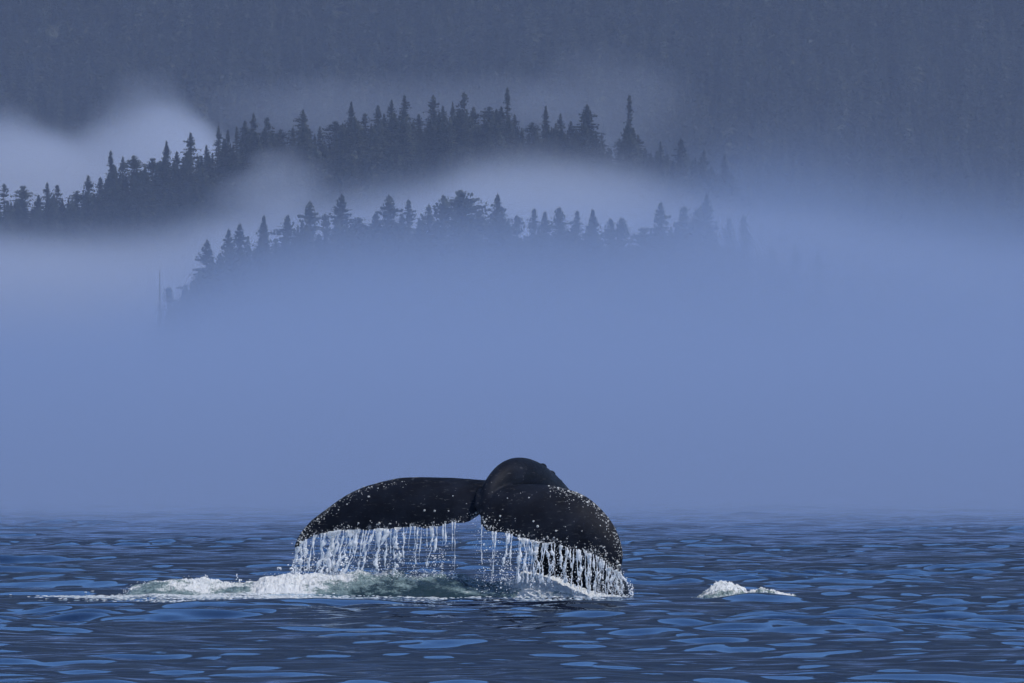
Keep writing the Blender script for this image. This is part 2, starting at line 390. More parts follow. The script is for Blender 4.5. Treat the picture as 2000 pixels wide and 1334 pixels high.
NEAR_G, MID_G, FAR_G = 'trees on the near hill in the fog', 'trees on the middle hill', 'trees low on the mountainside'
def on_hill(px, py, dist, f, key, hmin=8.0, hmax=24.0, wide=1.0, label=None, group=None):
    """a tree whose top shows at a photograph pixel, rooted in the hill at dist"""
    top = at(px, py, dist); g = float(f(np.array(top.x), np.array(dist)))
    h = min(max(top.z - g + .4, hmin), hmax)
    return tree(key, top.x, dist, g - .4, h + .0, label=label, group=group, wide=wide)
near_list = [
 (330, 560, 'ragged', 'faint ragged hemlock deepest in the fog beside the bare snag'),
 (405, 467, 'tiered', 'broad tiered spruce at the foot of the near ridge crest, first clear of the fog'),
 (447, 447, 'spire2', 'slim spruce growing against the twin-topped spruce on the near ridge'),
 (468, 436, 'broad', 'full twin-topped spruce next up the near ridge from the tiered spruce'),
 (515, 420, 'spire', 'pointed spruce standing clear on the rising end of the near ridge'),
 (562, 419, 'broad2', 'spruce with wide low boughs leaning into the near ridge crest'),
 (605, 392, 'broad', 'bushy spruce with a stout top on the near ridge'),
 (636, 417, 'ragged', 'short ragged hemlock between two spruces on the near ridge'),
 (668, 378, 'tiered', 'sharp-topped spruce with stepped boughs on the near ridge'),
 (700, 424, 'round2', 'low rounded hemlock beside the sharp-topped near spruce'),
 (735, 415, 'broad2', 'low spruce shouldering the cone-shaped one on the near ridge'),
 (760, 380, 'broad', 'cone-shaped spruce with upswept boughs on the near ridge'),
 (798, 388, 'spire2', 'slim spruce close beside the cone-shaped near spruce'),
 (838, 398, 'tiered', 'spruce with long level boughs beside the tall bushy hemlock'),
 (866, 380, 'broad2', 'spruce merging with the tall bushy hemlock on the near ridge'),
 (902, 371, 'round', 'tall bushy round-headed hemlock on top of the near ridge'),
 (935, 410, 'round2', 'smaller hemlock tucked under the tall bushy one'),
 (972, 378, 'tiered', 'spruce with spreading open boughs past the tall bushy hemlock'),
 (1010, 420, 'ragged', 'low open hemlock under the spreading spruce on the near ridge'),
 (1043, 406, 'spire2', 'first of the small spruces on the low saddle of the near ridge'),
 (1064, 412, 'spire', 'second of the small spruces on the low saddle of the near ridge'),
 (1092, 404, 'broad', 'tallest of the small spruces on the near ridge saddle'),
 (1127, 410, 'spire2', 'small spruce halfway along the near ridge saddle'),
 (1158, 408, 'spire', 'small pointed spruce near the end of the saddle'),
 (1193, 426, 'broad2', 'squat spruce at the end of the near ridge saddle'),
 (1214, 424, 'broad', 'squat spruce twinned with another at the saddle end'),
 (1258, 444, 'round2', 'low rounded hemlock in the dip of the near ridge'),
 (1290, 394, 'broad', 'hazy tall spruce beyond the dip of the near ridge'),
 (1335, 402, 'ragged', 'hazy ragged hemlock beyond the dip of the near ridge'),
 (1380, 378, 'spire', 'hazy spire-topped spruce where the near ridge fades out'),
 (1362, 408, 'broad2', 'hazy low spruce against the spire-topped one'),
 (1424, 424, 'spire2', 'barely visible spruce where the near ridge dissolves into mist'),
 (1452, 420, 'thin', 'barely visible thin spruce at the last of the near ridge')]
for i, (px, py, key, lab) in enumerate(near_list):
    on_hill(px, py, RIDGE1_D - 6 + (i * 7 % 13), hill1, key, 9, 19, wide=random.uniform(1.25, 1.55), label=lab, group=NEAR_G)
snag = empty('dead_snag', (0, 0, 0)); p = at(312, 527, RIDGE1_D - 3)
gz = float(hill1(np.array(p.x), np.array(p.y))); snag.location = (p.x, p.y, gz - .3); s = (p.z - gz + .3) / 15; snag.scale = (s, s, s)
link(bpy.data.objects.new('trunk', snag_me), snag)
tag(snag, 'bare dead trunk standing alone in the fog below the near ridge', 'tree', NEAR_G)
sil1 = interp([(p_[0], p_[1]) for p_ in sorted(near_list)])
keys_all = ['broad', 'broad2', 'tiered', 'spire', 'spire2', 'ragged', 'round2']
for k in range(48):     # the slope below the near crest
    px = 360 + (k * 137.5) % 1260; dist = RIDGE1_D - 10 - (k * 7.3) % 46; key = keys_all[(k * 5) % 7]
    x = (px - 1000) * K * dist; g = float(hill1(np.array(x), np.array(dist)))
    h = at(px, float(sil1(px)) + random.uniform(28, 90), dist).z - g
    if g > 1.0 and h > 5:
        tree(key, x, dist, g - .4, min(h + .4, 15), label=LOOK[key] + ' sunk in fog below the near crest', group=NEAR_G)
mid_list = [
 (8, 358, 'ragged', 'ragged hemlock at the low end of the middle ridge'), (45, 362, 'round2', 'rounded hemlock at the low end of the middle ridge'),
 (92, 355, 'tiered', 'stepped spruce after the gap at the low end of the middle ridge'), (112, 360, 'ragged', 'crooked-topped hemlock beside the stepped spruce'),
 (150, 372, 'round2', 'low bushy hemlock at the start of the middle ridge climb'), (172, 342, 'broad2', 'small spruce below the thin column spruce on the middle ridge'),
 (196, 345, 'broad', 'small full spruce hard against the thin column spruce'),
 (216, 293, 'thin', 'thin column spruce standing alone above the bank of mist'),
 (240, 305, 'spire2', 'pointed spruce at the edge of the round bushy hemlock'), (262, 303, 'round', 'round bushy hemlock beside the thin column spruce'),
 (298, 308, 'round2', 'sloping bushy hemlock past the round one'), (325, 274, 'spire', 'narrow spruce rising from the bushy hemlocks'),
 (345, 295, 'broad2', 'short spruce under the narrow one on the middle ridge'),
 (372, 258, 'broad', 'clean cone-shaped spruce on the climb of the middle ridge'), (403, 282, 'spire2', 'small slim spruce past the clean cone-shaped one'),
 (427, 244, 'spire', 'sharp spruce halfway up the middle ridge'), (445, 252, 'thin', 'thin-topped spruce beside the sharp one'), (462, 246, 'thin', 'second thin-topped spruce beside the sharp one'),
 (478, 235, 'broad2', 'wide spruce at the shoulder of the middle ridge'), (495, 220, 'tiered', 'tall tiered spruce at the shoulder of the middle ridge'),
 (522, 228, 'ragged', 'flat-topped hemlock at the shoulder of the middle ridge'), (548, 252, 'round2', 'low hemlock after the shoulder of the middle ridge'),
 (572, 248, 'broad', 'low full spruce before the blunt-topped one'), (592, 213, 'broad2', 'blunt-topped spruce on the middle ridge'),
 (625, 246, 'spire2', 'low slim spruce past the blunt-topped one'), (655, 236, 'round', 'rounded hemlock before the sharp tall spruce'),
 (686, 197, 'spire', 'sharp tall spruce near the top of the middle ridge'), (712, 220, 'ragged', 'open hemlock beside the sharp tall spruce'),
 (738, 204, 'broad', 'first full spruce of the tall clump on the middle ridge'), (765, 193, 'tiered', 'second spruce of the tall clump on the middle ridge'),
 (790, 184, 'spire2', 'tallest spike of the clump on the middle ridge'), (818, 222, 'broad2', 'lower spruce after the tall clump'),
 (846, 184, 'broad', 'stout cone spruce on the summit of the middle ridge'), (865, 205, 'spire2', 'slim spruce on the shoulder of the stout cone spruce'),
 (884, 198, 'spire', 'slim spruce between stout ones on the summit'), (906, 180, 'ragged', 'flat-headed hemlock on the summit of the middle ridge'),
 (925, 208, 'broad2', 'spruce under the flat-headed hemlock'), (955, 208, 'round', 'rounded hemlock before the tall thin spike'),
 (991, 169, 'thin', 'tall thin spike spruce past the summit of the middle ridge'), (1005, 222, 'broad', 'full spruce at the foot of the tall thin spike'),
 (1040, 238, 'round2', 'low hemlock in the dip past the tall thin spike'), (1066, 205, 'spire', 'spruce with a thin tip past the dip'),
 (1095, 220, 'tiered', 'tiered spruce beside the dense teardrop cedar'), (1115, 236, 'broad2', 'low spruce beside the dense teardrop cedar'),
 (1147, 203, 'drop', 'dense dark teardrop-shaped cedar on the middle ridge'), (1175, 262, 'ragged', 'low ragged hemlock past the dense cedar'),
 (1229, 184, 'thin', 'lone skeletal spire spruce on the falling end of the middle ridge'), (1246, 262, 'broad2', 'low spruce at the foot of the lone skeletal spire'),
 (1210, 270, 'round2', 'low hemlock at the foot of the lone skeletal spire'), (1290, 275, 'spire2', 'hazy slim spruce past the lone skeletal spire'),
 (1330, 270, 'broad', 'hazy full spruce on the falling end of the middle ridge'), (1375, 290, 'tiered', 'hazy tiered spruce on the falling end of the middle ridge'),
 (1415, 300, 'spire', 'hazy pointed spruce on the falling end of the middle ridge')]
mid_end = [(1500, 400), (1700, 540), (2100, 700)]
for i, (px, py, key, lab) in enumerate(mid_list):
    on_hill(px, py, RIDGE2_D - 6 + (i * 5 % 11), hill2, key, 8, 22 if key != 'thin' else 25, wide=random.uniform(1.0, 1.3) if key != 'thin' else 1.0, label=lab, group=MID_G)
sil2 = interp([(-2600, 500), (-900, 420), (-200, 365)] + [(p_[0], p_[1]) for p_ in sorted(mid_list)] + mid_end)
keys_mid = ['broad', 'spire', 'spire2', 'broad2', 'tiered', 'ragged', 'spire', 'drop', 'round']
for k in range(112):    # the forested slope below the middle crest
    px = -30 + (k * 161.8) % 1680; dist = RIDGE2_D - 9 - (k * 9.7) % 88; key = keys_mid[(k * 4) % 9]
    x = (px - 1000) * K * dist; g = float(hill2(np.array(x), np.array(dist)))
    h = at(px, float(sil2(px)) + random.uniform(18, 75), dist).z - g
    if g > 6.0 and h > 5:
        tree(key, x, dist, g - .4, min(h + .4, 17), label=LOOK[key] + ' on the slope under the middle crest', group=MID_G)
keys_far = ['spire', 'spire2', 'broad', 'thin', 'tiered', 'drop']
for k in range(56):     # the lowest, nearest rows of the mountainside
    px = 560 + (k * 223.7) % 1480; dist = MOUNT_D + 62 + (k * 7.9) % 46; key = keys_far[(k * 5) % 6]
    x = (px - 1000) * K * dist; g = float(mountain_h(np.array(x), np.array(dist)))
    tree(key, x, dist, g - .5, random.uniform(13, 19), label=LOOK[key] + ' in the lowest rows of the mountainside forest', group=FAR_G)

# the rest of the forest reads as one mass: scattered over the mountain and the hill slopes
def forest(name, pts, heights, keys, label):
    me = bpy.data.meshes.new(name); n = len(pts)
    me.vertices.add(n); me.vertices.foreach_set('co', np.asarray(pts, np.float32).ravel())
    for an, arr in (('size', heights), ('turn', rng.uniform(0, 6.28, n))):
        a = me.attributes.new(an, 'FLOAT', 'POINT'); a.data.foreach_set('value', np.asarray(arr, np.float32))
    a = me.attributes.new('pick', 'INT', 'POINT'); a.data.foreach_set('value', rng.integers(0, len(keys), n).astype(np.int32))
    me.update()
    o = obj(name, me); tag(o, label, 'forest', kind='stuff')
    ng = bpy.data.node_groups.new(name, 'GeometryNodeTree')
    ng.interface.new_socket('Geometry', in_out='INPUT', socket_type='NodeSocketGeometry')
    ng.interface.new_socket('Geometry', in_out='OUTPUT', socket_type='NodeSocketGeometry')
    N, L = ng.nodes, ng.links
    gi = N.new('NodeGroupInput'); go = N.new('NodeGroupOutput')
    m2p = N.new('GeometryNodeMeshToPoints'); L.new(gi.outputs[0], m2p.inputs['Mesh'])
    g2i = N.new('GeometryNodeGeometryToInstance')
    for key in keys:
        src = next(ob for ob in COL.objects if ob.type == 'MESH' and ob.data == TREES[key][1])
        oi = N.new('GeometryNodeObjectInfo'); oi.inputs['Object'].default_value = src; oi.transform_space = 'ORIGINAL'
        tr = N.new('GeometryNodeTransform'); L.new(oi.outputs['Geometry'], tr.inputs['Geometry'])
        tr.inputs['Scale'].default_value = (1 / TREES[key][0],) * 3
        L.new(tr.outputs[0], g2i.inputs[0])
    iop = N.new('GeometryNodeInstanceOnPoints'); iop.inputs['Pick Instance'].default_value = True
    L.new(m2p.outputs[0], iop.inputs['Points']); L.new(g2i.outputs[0], iop.inputs['Instance'])
    def attr(nm, typ):
        a = N.new('GeometryNodeInputNamedAttribute'); a.data_type = typ; a.inputs['Name'].default_value = nm; return a.outputs[0]
    L.new(attr('pick', 'INT'), iop.inputs['Instance Index'])
    cx = N.new('ShaderNodeCombineXYZ'); L.new(attr('turn', 'FLOAT'), cx.inputs['Z'])
    L.new(cx.outputs[0], iop.inputs['Rotation']); L.new(attr('size', 'FLOAT'), iop.inputs['Scale'])
    L.new(iop.outputs[0], go.inputs[0])
    md = o.modifiers.new('scatter', 'NODES'); md.node_group = ng
    return o
def scatter(f, x0, x1, y0, y1, n, zmin):
    x = rng.uniform(x0, x1, n); y = rng.uniform(y0, y1, n); z = f(x, y); k = z > zmin
    return np.stack([x[k], y[k], z[k] - .5], -1)
gx, gy = np.meshgrid(np.arange(-520, 520, 4.6), np.arange(3240, 3560, 4.6)); gx = gx.ravel() + rng.uniform(-2, 2, gx.size); gy = gy.ravel() + rng.uniform(-2, 2, gy.size)
gz = mountain_h(gx, gy); gk = gz > 0
pm = np.vstack([np.stack([gx[gk], gy[gk], gz[gk] - .5], -1), scatter(mountain_h, -850, 850, 3540, 4400, 18000, 0)])
forest('mountain_forest', pm, rng.uniform(11, 20, len(pm)), ['spire', 'spire2', 'broad', 'thin', 'tiered', 'ragged', 'drop'], 'dim dense conifer forest covering the whole mountainside above the mist')
def capped(pts, sil, lo, hi, drop, crest=None):
    px = 1000 + pts[:, 0] / (K * pts[:, 1]); cap = CAM_Z + (HORIZON - sil(px) - drop) * K * pts[:, 1] - pts[:, 2]
    h = np.minimum(rng.uniform(lo, hi, len(pts)), cap); k = h > 4
    if crest: h = np.where(pts[:, 1] > crest, np.clip(cap - rng.uniform(0, 3.0, len(pts)), 4, 19), h)
    return pts[k], h[k]
p2, h2 = capped(scatter(hill2, -400, 200, 2375, 2503, 3450, 3), sil2, 9, 15, 20, 2462); forest('middle_hill_forest', p2, h2, ['broad', 'spire2', 'spire', 'drop'], 'dark mass of forest filling the slopes of the middle hill')
p1, h1 = capped(scatter(hill1, -46, 28, 1432, 1503, 400, 1), sil1, 8, 13, 30, 1472); forest('near_hill_forest', p1, h1, ['broad', 'broad2', 'spire2'], 'fog-soaked forest filling the slopes of the near hill')

# ------------------------------------------------------------------ haze and fog
def vol_mat(name, colour, density, g=0.0, step=1.0):
    m = bpy.data.materials.new(name); t = NT(m)
    pv = t.n('ShaderNodeVolumePrincipled', Color=rgba(*colour), Anisotropy=g)
    pv.inputs['Density'].default_value = density
    t.vol(pv); return m, t, pv
def box(name, x0, x1, y0, y1, z0, z1, mat):
    v = [(x, y, z) for z in (z0, z1) for y in (y0, y1) for x in (x0, x1)]
    f = [(0, 2, 3, 1), (4, 5, 7, 6), (0, 1, 5, 4), (2, 6, 7, 3), (0, 4, 6, 2), (1, 3, 7, 5)]
    return obj(name, mesh_np(name, v, f, smooth=False), mat)
HAZE_C = (0.53, 0.665, 1.0)
m, t, pv = vol_mat('haze_air', HAZE_C, 0.5e-4)
tag(box('haze', -2600, 2600, -600, 4700, -4, 960, m), kind='stuff')

def fog_box(name, x0, x1, y0, y1, ztop, density, zs, ramp, zpow=2.0, noise_scale=.012, noise_amt=.6, step=1.0, colour=HAZE_C):
    """a bank lying on the water: thins upward, begins gradually, uneven"""
    m, t, pv = vol_mat(name, colour, 0.0)
    geo = t.n('ShaderNodeNewGeometry'); sp = t.n('ShaderNodeSeparateXYZ', Vector=geo.outputs['Position'])
    nz = t.noise(t.mapping(geo.outputs['Position'], (1, .35, 2.0)), noise_scale, 2.0)
    nn = t.m('ADD', t.m('MULTIPLY', t.m('SUBTRACT', nz, .5), 2 * noise_amt), 1.0)
    zz = t.m('DIVIDE', t.m('MAXIMUM', sp.outputs['Z'], 0.0), t.m('MULTIPLY', nn, zs))
    fz = t.m('EXPONENT', t.m('MULTIPLY', t.m('POWER', zz, zpow), -1.0))
    fy = t.ramp01(sp.outputs['Y'], ramp[0], ramp[1])
    t.set(pv, 'Density', t.m('MULTIPLY', t.m('MULTIPLY', fz, fy), density))
    o = box(name, x0, x1, y0, y1, -2, ztop, m); tag(o, kind='stuff'); return o
def fog_puff(name, c, r, density, noise_scale, amt=1.3, bias=.0, power=1.0, colour=HAZE_C):
    """a loose-edged body of mist"""
    m, t, pv = vol_mat(name, colour, 0.0)
    tc = t.n('ShaderNodeTexCoord'); geo = t.n('ShaderNodeNewGeometry')
    ln = t.t.nodes.new('ShaderNodeVectorMath'); ln.operation = 'LENGTH'; t.set(ln, 0, tc.outputs['Object'])
    fall = t.m('SUBTRACT', 1.0, t.m('POWER', ln.outputs['Value'], 2.0), clamp=True)
    nz = t.noise(t.mapping(geo.outputs['Position'], (1, .3, 1.3)), noise_scale, 4.0, .55)
    d = t.m('ADD', t.m('MULTIPLY', fall, 1.5), t.m('MULTIPLY', t.m('SUBTRACT', nz, .5), 2 * amt))
    d = t.m('SUBTRACT', d, .35 + bias)
    d = t.m('MULTIPLY', t.ramp01(d, 0.0, 1.0), t.ramp01(fall, 0.0, .25))
    t.set(pv, 'Density', t.m('MULTIPLY', d, density))
    bm = bmesh.new(); bmesh.ops.create_icosphere(bm, subdivisions=3, radius=1.0)
    me = bpy.data.meshes.new(name); bm.to_mesh(me); bm.free()
    o = obj(name, me, m); o.location = c; o.scale = r; tag(o, kind='stuff'); return o
FOG_C = (0.41, 0.54, 0.85)  # darker, bluer: dimming of light low in the fog, put into its colour
MIST_C = (0.70, 0.78, 0.98)  # paler: brighter light on the upper mist, put into its colour
def fog_layer(name, y0, y1, dref, tops, density, soft, noise_scale, amp, x0=-520, x1=520, strength=None, colour=FOG_C, ramp=60.0):
    """a lying bank whose top rises and falls across the valley; tops: (photograph column, row) at dref"""
    m, t, pv = vol_mat(name, colour, 0.0)
    geo = t.n('ShaderNodeNewGeometry'); pos = geo.outputs['Position']; sp = t.n('ShaderNodeSeparateXYZ', Vector=pos)
    ux = t.m('DIVIDE', t.m('SUBTRACT', sp.outputs['X'], x0), x1 - x0, clamp=True)
    def curve(vals, scale):
        fc = t.t.nodes.new('ShaderNodeFloatCurve'); c = fc.mapping.curves[0]
        pts = [(max(0, min(1, ((px - 1000) * K * dref - x0) / (x1 - x0))), v / scale) for px, v in vals]
        pts = [(0.0, pts[0][1])] + [p_ for p_ in pts if 0.002 < p_[0] < .998] + [(1.0, pts[-1][1])]
        while len(c.points) < len(pts): c.points.new(.5, .5)
        for cp, p_ in zip(c.points, pts): cp.location = p_; cp.handle_type = 'AUTO_CLAMPED'
        fc.mapping.update(); t.set(fc, 'Value', ux)
        return t.m('MULTIPLY', fc.outputs[0], scale)
    top = curve([(px, CAM_Z + (HORIZON - row) * K * dref) for px, row in tops], 140.0)
    n1 = t.noise(t.mapping(pos, (1, .25, 1.6)), noise_scale, 5.0, .66)
    top = t.m('ADD', top, t.m('MULTIPLY', t.m('SUBTRACT', n1, .5), 2 * amp))
    q = t.m('DIVIDE', t.m('SUBTRACT', top, sp.outputs['Z']), soft)
    d = t.ramp01(q, 0.0, 1.0)
    d = t.m('MULTIPLY', d, t.ramp01(sp.outputs['Y'], y0, y0 + ramp))
    if strength: d = t.m('MULTIPLY', d, curve(strength, 1.0))
    t.set(pv, 'Density', t.m('MULTIPLY', d, density))
    zt = max(CAM_Z + (HORIZON - row) * K * dref for _, row in tops) + amp
    o = box(name, x0, x1, y0, y1, -2, zt, m); tag(o, kind='stuff'); return o
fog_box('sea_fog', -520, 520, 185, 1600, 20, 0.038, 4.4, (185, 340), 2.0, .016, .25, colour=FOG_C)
# thin low-lying haze in the valleys, thinning out up the mountain
fog_box('mist', -700, 700, 1660, 3300, 290, 1.15e-4, 190.0, (1660, 1720), 3.0, .004, .15, colour=HAZE_C)
# at the foot of the near hill
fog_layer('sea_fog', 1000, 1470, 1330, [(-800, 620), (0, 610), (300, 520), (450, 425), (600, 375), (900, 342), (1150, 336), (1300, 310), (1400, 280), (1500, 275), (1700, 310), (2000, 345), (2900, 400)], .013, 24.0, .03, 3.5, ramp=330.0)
# between the near and the middle hill
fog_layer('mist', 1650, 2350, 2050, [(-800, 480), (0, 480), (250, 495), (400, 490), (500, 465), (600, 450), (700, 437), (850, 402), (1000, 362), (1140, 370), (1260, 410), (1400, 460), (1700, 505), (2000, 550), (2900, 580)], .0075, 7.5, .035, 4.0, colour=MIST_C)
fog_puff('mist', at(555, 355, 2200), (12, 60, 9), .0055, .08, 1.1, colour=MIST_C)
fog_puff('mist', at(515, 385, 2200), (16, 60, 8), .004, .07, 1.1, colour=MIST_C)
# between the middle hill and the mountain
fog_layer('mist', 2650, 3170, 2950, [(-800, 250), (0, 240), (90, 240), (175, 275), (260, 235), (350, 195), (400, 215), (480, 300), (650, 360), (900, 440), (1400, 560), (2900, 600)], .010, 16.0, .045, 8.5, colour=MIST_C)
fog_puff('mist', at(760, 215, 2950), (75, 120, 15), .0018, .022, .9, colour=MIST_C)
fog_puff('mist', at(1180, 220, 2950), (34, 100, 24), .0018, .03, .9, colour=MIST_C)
#@@WHALE
# ------------------------------------------------------------------ whale
S = K * D0
def wp(px, py, y=0.0):
    """photograph pixel -> point at the whale's distance, y metres behind its middle"""
    return at(px, py, D0 + y)
def resample(pts, n):
    pts = np.array(pts, float); seg = np.r_[0, np.cumsum(np.linalg.norm(np.diff(pts, axis=0), axis=1))]; seg /= seg[-1]
    u = np.linspace(0, 1, n); out = np.stack([np.interp(u, seg, pts[:, i]) for i in range(3)], -1)
    for _ in range(2):
        out[1:-1] = .25 * out[:-2] + .5 * out[1:-1] + .25 * out[2:]
    return out
# leading and trailing edges of the two lobes: (column, row, metres behind)
L_lead = [(985, 955, .22), (958, 940, .36), (886, 934, .44), (824, 932, .52), (782, 933, .58), (750, 940, .60), (713, 950, .62), (688, 961, .62), (664, 975, .62), (639, 994, .60), (614, 1012, .56), (594, 1031, .52), (580, 1052, .47), (575, 1066, .44)]
L_trail = [(960, 990, -.20), (938, 1008, -.34), (926, 1013, -.36), (909, 1020, -.36), (886, 1026, -.34), (849, 1029, -.26), (812, 1031, -.16), (775, 1034, -.06), (738, 1035, .04), (713, 1038, .12), (679, 1038, .20), (651, 1039, .27), (634, 1042, .31), (607, 1050, .36), (589, 1062, .40), (578, 1074, .42)]
R_lead = [(938, 960, .16), (964, 951, .22), (1002, 948, .18), (1033, 946, .10), (1071, 948, .02), (1097, 953, -.06), (1125, 960, -.14), (1148, 971, -.22), (1165, 985, -.28), (1183, 1003, -.36), (1198, 1023, -.44), (1210, 1049, -.50), (1217, 1077, -.56), (1217, 1097, -.60), (1211, 1113, -.63)]
R_trail = [(925, 990, -.25), (938, 1006, -.38), (938, 1022, -.52), (942, 1032, -.60), (964, 1038, -.66), (990, 1043, -.70), (1023, 1052, -.74), (1058, 1060, -.77), (1089, 1065, -.78), (1117, 1073, -.78), (1143, 1078, -.77), (1163, 1088, -.75), (1181, 1101, -.71), (1194, 1114, -.68), (1204, 1119, -.65)]
def steep(edge, a, b_):
    out = []
    for px, py, y in edge:
        w = a[1] + (b_[1] - a[1]) * min(max((px - a[0]) / (b_[0] - a[0]), 0), 1)
        out.append((px, py, w + .5 * (y - w)))
    return out
L_lead, L_trail = (steep(e, (940, -.02), (575, .45)) for e in (L_lead, L_trail))
R_lead, R_trail = (steep(e, (940, -.18), (1210, -.64)) for e in (R_lead, R_trail))
def fluke(bm, lead, trail, troot, sgn):
    n, mch = 64, 22
    Lp = resample([tuple(wp(*p)) for p in lead], n); Tp = resample([tuple(wp(*p)) for p in trail], n)
    rr = np.random.default_rng(5 if sgn > 0 else 6)
    rag = np.convolve(rr.normal(0, 1, n + 6), [.25, .5, .25], 'same')[3:-3] * .019      # worn, scalloped trailing edge
    Tp[:, 2] += rag * np.linspace(1, .5, n)
    grid = []
    cs = (1 - np.cos(np.linspace(0, math.pi, mch))) / 2
    for i in range(n):
        u = i / (n - 1); ch = Vector(Tp[i] - Lp[i]); c = max(ch.length, .02)
        sp = Vector(Lp[min(i + 1, n - 1)] - Lp[max(i - 1, 0)] + Tp[min(i + 1, n - 1)] - Tp[max(i - 1, 0)]).normalized()
        nrm = ch.cross(sp).normalized()
        if nrm.y > 0: nrm = -nrm          # towards the camera and up
        tm = (troot * (1 - u) ** .8 + .055) * min(1, c / .25)
        up, lo = [], []
        for q in cs:
            th = tm * (2.2 * math.sqrt(q) * (1 - q) + .35 * q * (1 - q)) * .62 + .011
            camber = .10 * c * math.sin(math.pi * q) * (1 - .3 * u)
            base = Vector(Lp[i]) + ch * q + nrm * camber
            up.append(base + nrm * th * .5); lo.append(base - nrm * th * .5)
        grid.append([bm.verts.new(p) for p in up + lo[::-1]])
    k = len(grid[0])
    for i in range(n - 1):
        for j in range(k):
            bm.faces.new((grid[i][j], grid[i][(j + 1) % k], grid[i + 1][(j + 1) % k], grid[i + 1][j]))
    bm.faces.new(grid[0]); bm.faces.new(grid[-1][::-1])
    return Lp, Tp
def tail_stock(bm):
    # column, row, metres behind, half width, half height
    path = [(938, 1004, -.24, .035, .04), (946, 984, -.22, .05, .07), (957, 960, -.16, .075, .11), (984, 934, .02, .13, .17), (1016, 924, .42, .215, .205), (1052, 955, 1.0, .26, .265), (1094, 1030, 1.6, .335, .37), (1128, 1110, 2.2, .47, .48), (1146, 1200, 2.6, .53, .55), (1156, 1330, 2.9, .60, .62)]
    P = np.array([tuple(wp(a, b_, c)) + (d, e) for a, b_, c, d, e in path])
    t = np.arange(len(P)); tt = np.linspace(0, len(P) - 1, 60)
    Q = np.stack([np.interp(tt, t, P[:, i]) for i in range(5)], -1)
    for _ in range(14): Q[1:-1] = .25 * Q[:-2] + .5 * Q[1:-1] + .25 * Q[2:]
    rings = []; n = 28
    for i in range(len(Q)):
        d = Vector(Q[min(i + 1, len(Q) - 1)][:3] - Q[max(i - 1, 0)][:3]).normalized()
        side = d.cross(Vector((0, .5, 1))).normalized(); upv = side.cross(d).normalized()
        if upv.z < 0 and i < 8: upv = -upv
        ring = []
        for k in range(n):
            a = k * 2 * math.pi / n; cu, su = math.cos(a), math.sin(a)
            ring.append(bm.verts.new(Vector(Q[i][:3]) + side * (cu * Q[i][3]) + upv * (su * Q[i][4])))
        rings.append(ring)
    for i in range(len(rings) - 1):
        for k in range(n):
            bm.faces.new((rings[i][k], rings[i][(k + 1) % n], rings[i + 1][(k + 1) % n], rings[i + 1][k]))
    bm.faces.new(rings[0]); bm.faces.new(rings[-1][::-1])
def remesh(bm, name, voxel, smooth_it):
    bmesh.ops.recalc_face_normals(bm, faces=bm.faces)
    me = bpy.data.meshes.new(name); bm.to_mesh(me); bm.free()
    tmp = bpy.data.objects.new(name + '_tmp', me); COL.objects.link(tmp)
    md = tmp.modifiers.new('r', 'REMESH'); md.mode = 'VOXEL'; md.voxel_size = voxel
    ms = tmp.modifiers.new('s', 'SMOOTH'); ms.iterations = smooth_it; ms.factor = .5
    dg = bpy.context.evaluated_depsgraph_get()
    out = bpy.data.meshes.new_from_object(tmp.evaluated_get(dg)); out.name = name
    bpy.data.objects.remove(tmp); bpy.data.meshes.remove(me)
    return out
bm = bmesh.new()
LL, LT = fluke(bm, L_lead, L_trail, .15, -1); RL, RT = fluke(bm, R_lead, R_trail, .15, 1)
tail_stock(bm)
for px, py, y, r in ((1062, 909, 1.02, .050), (1078, 924, 1.18, .056), (1092, 941, 1.34, .060), (1104, 957, 1.5, .064), (1116, 976, 1.7, .07)):   # knuckles along the back
    mt = Matrix.Translation(wp(px - 3, py + 4, y)) @ Matrix.Diagonal((1.1, 1.5, 1.0, 1))
    bmesh.ops.create_icosphere(bm, subdivisions=2, radius=r, matrix=mt)
bw = remesh(bm, 'whale_body', .0125, 5)
base = wp(1100, 1165, 1.5); base.z = 0
co = np.empty(len(bw.vertices) * 3, np.float32); bw.vertices.foreach_get('co', co); co = co.reshape(-1, 3)
rims = np.vstack([LL[24:], LT[6:], RL[24:], RT[4:]]); dm = np.full(len(co), 9.0, np.float32)
for e_ in rims: dm = np.minimum(dm, np.sum((co - e_.astype(np.float32)) ** 2, axis=1))
ea = bw.attributes.new('edge', 'FLOAT', 'POINT'); ea.data.foreach_set('value', np.exp(-np.sqrt(dm) / .075).astype(np.float32))
bw.transform(Matrix.Translation(-base))
bw.polygons.foreach_set('use_smooth', np.ones(len(bw.polygons), bool)); bw.materials.append(M_WHALE)
whale = empty('humpback_whale', base)
tag(whale, 'dark humpback whale tail with drooping flukes, streaming water above the sea', 'whale')
link(bpy.data.objects.new('body', bw), whale)

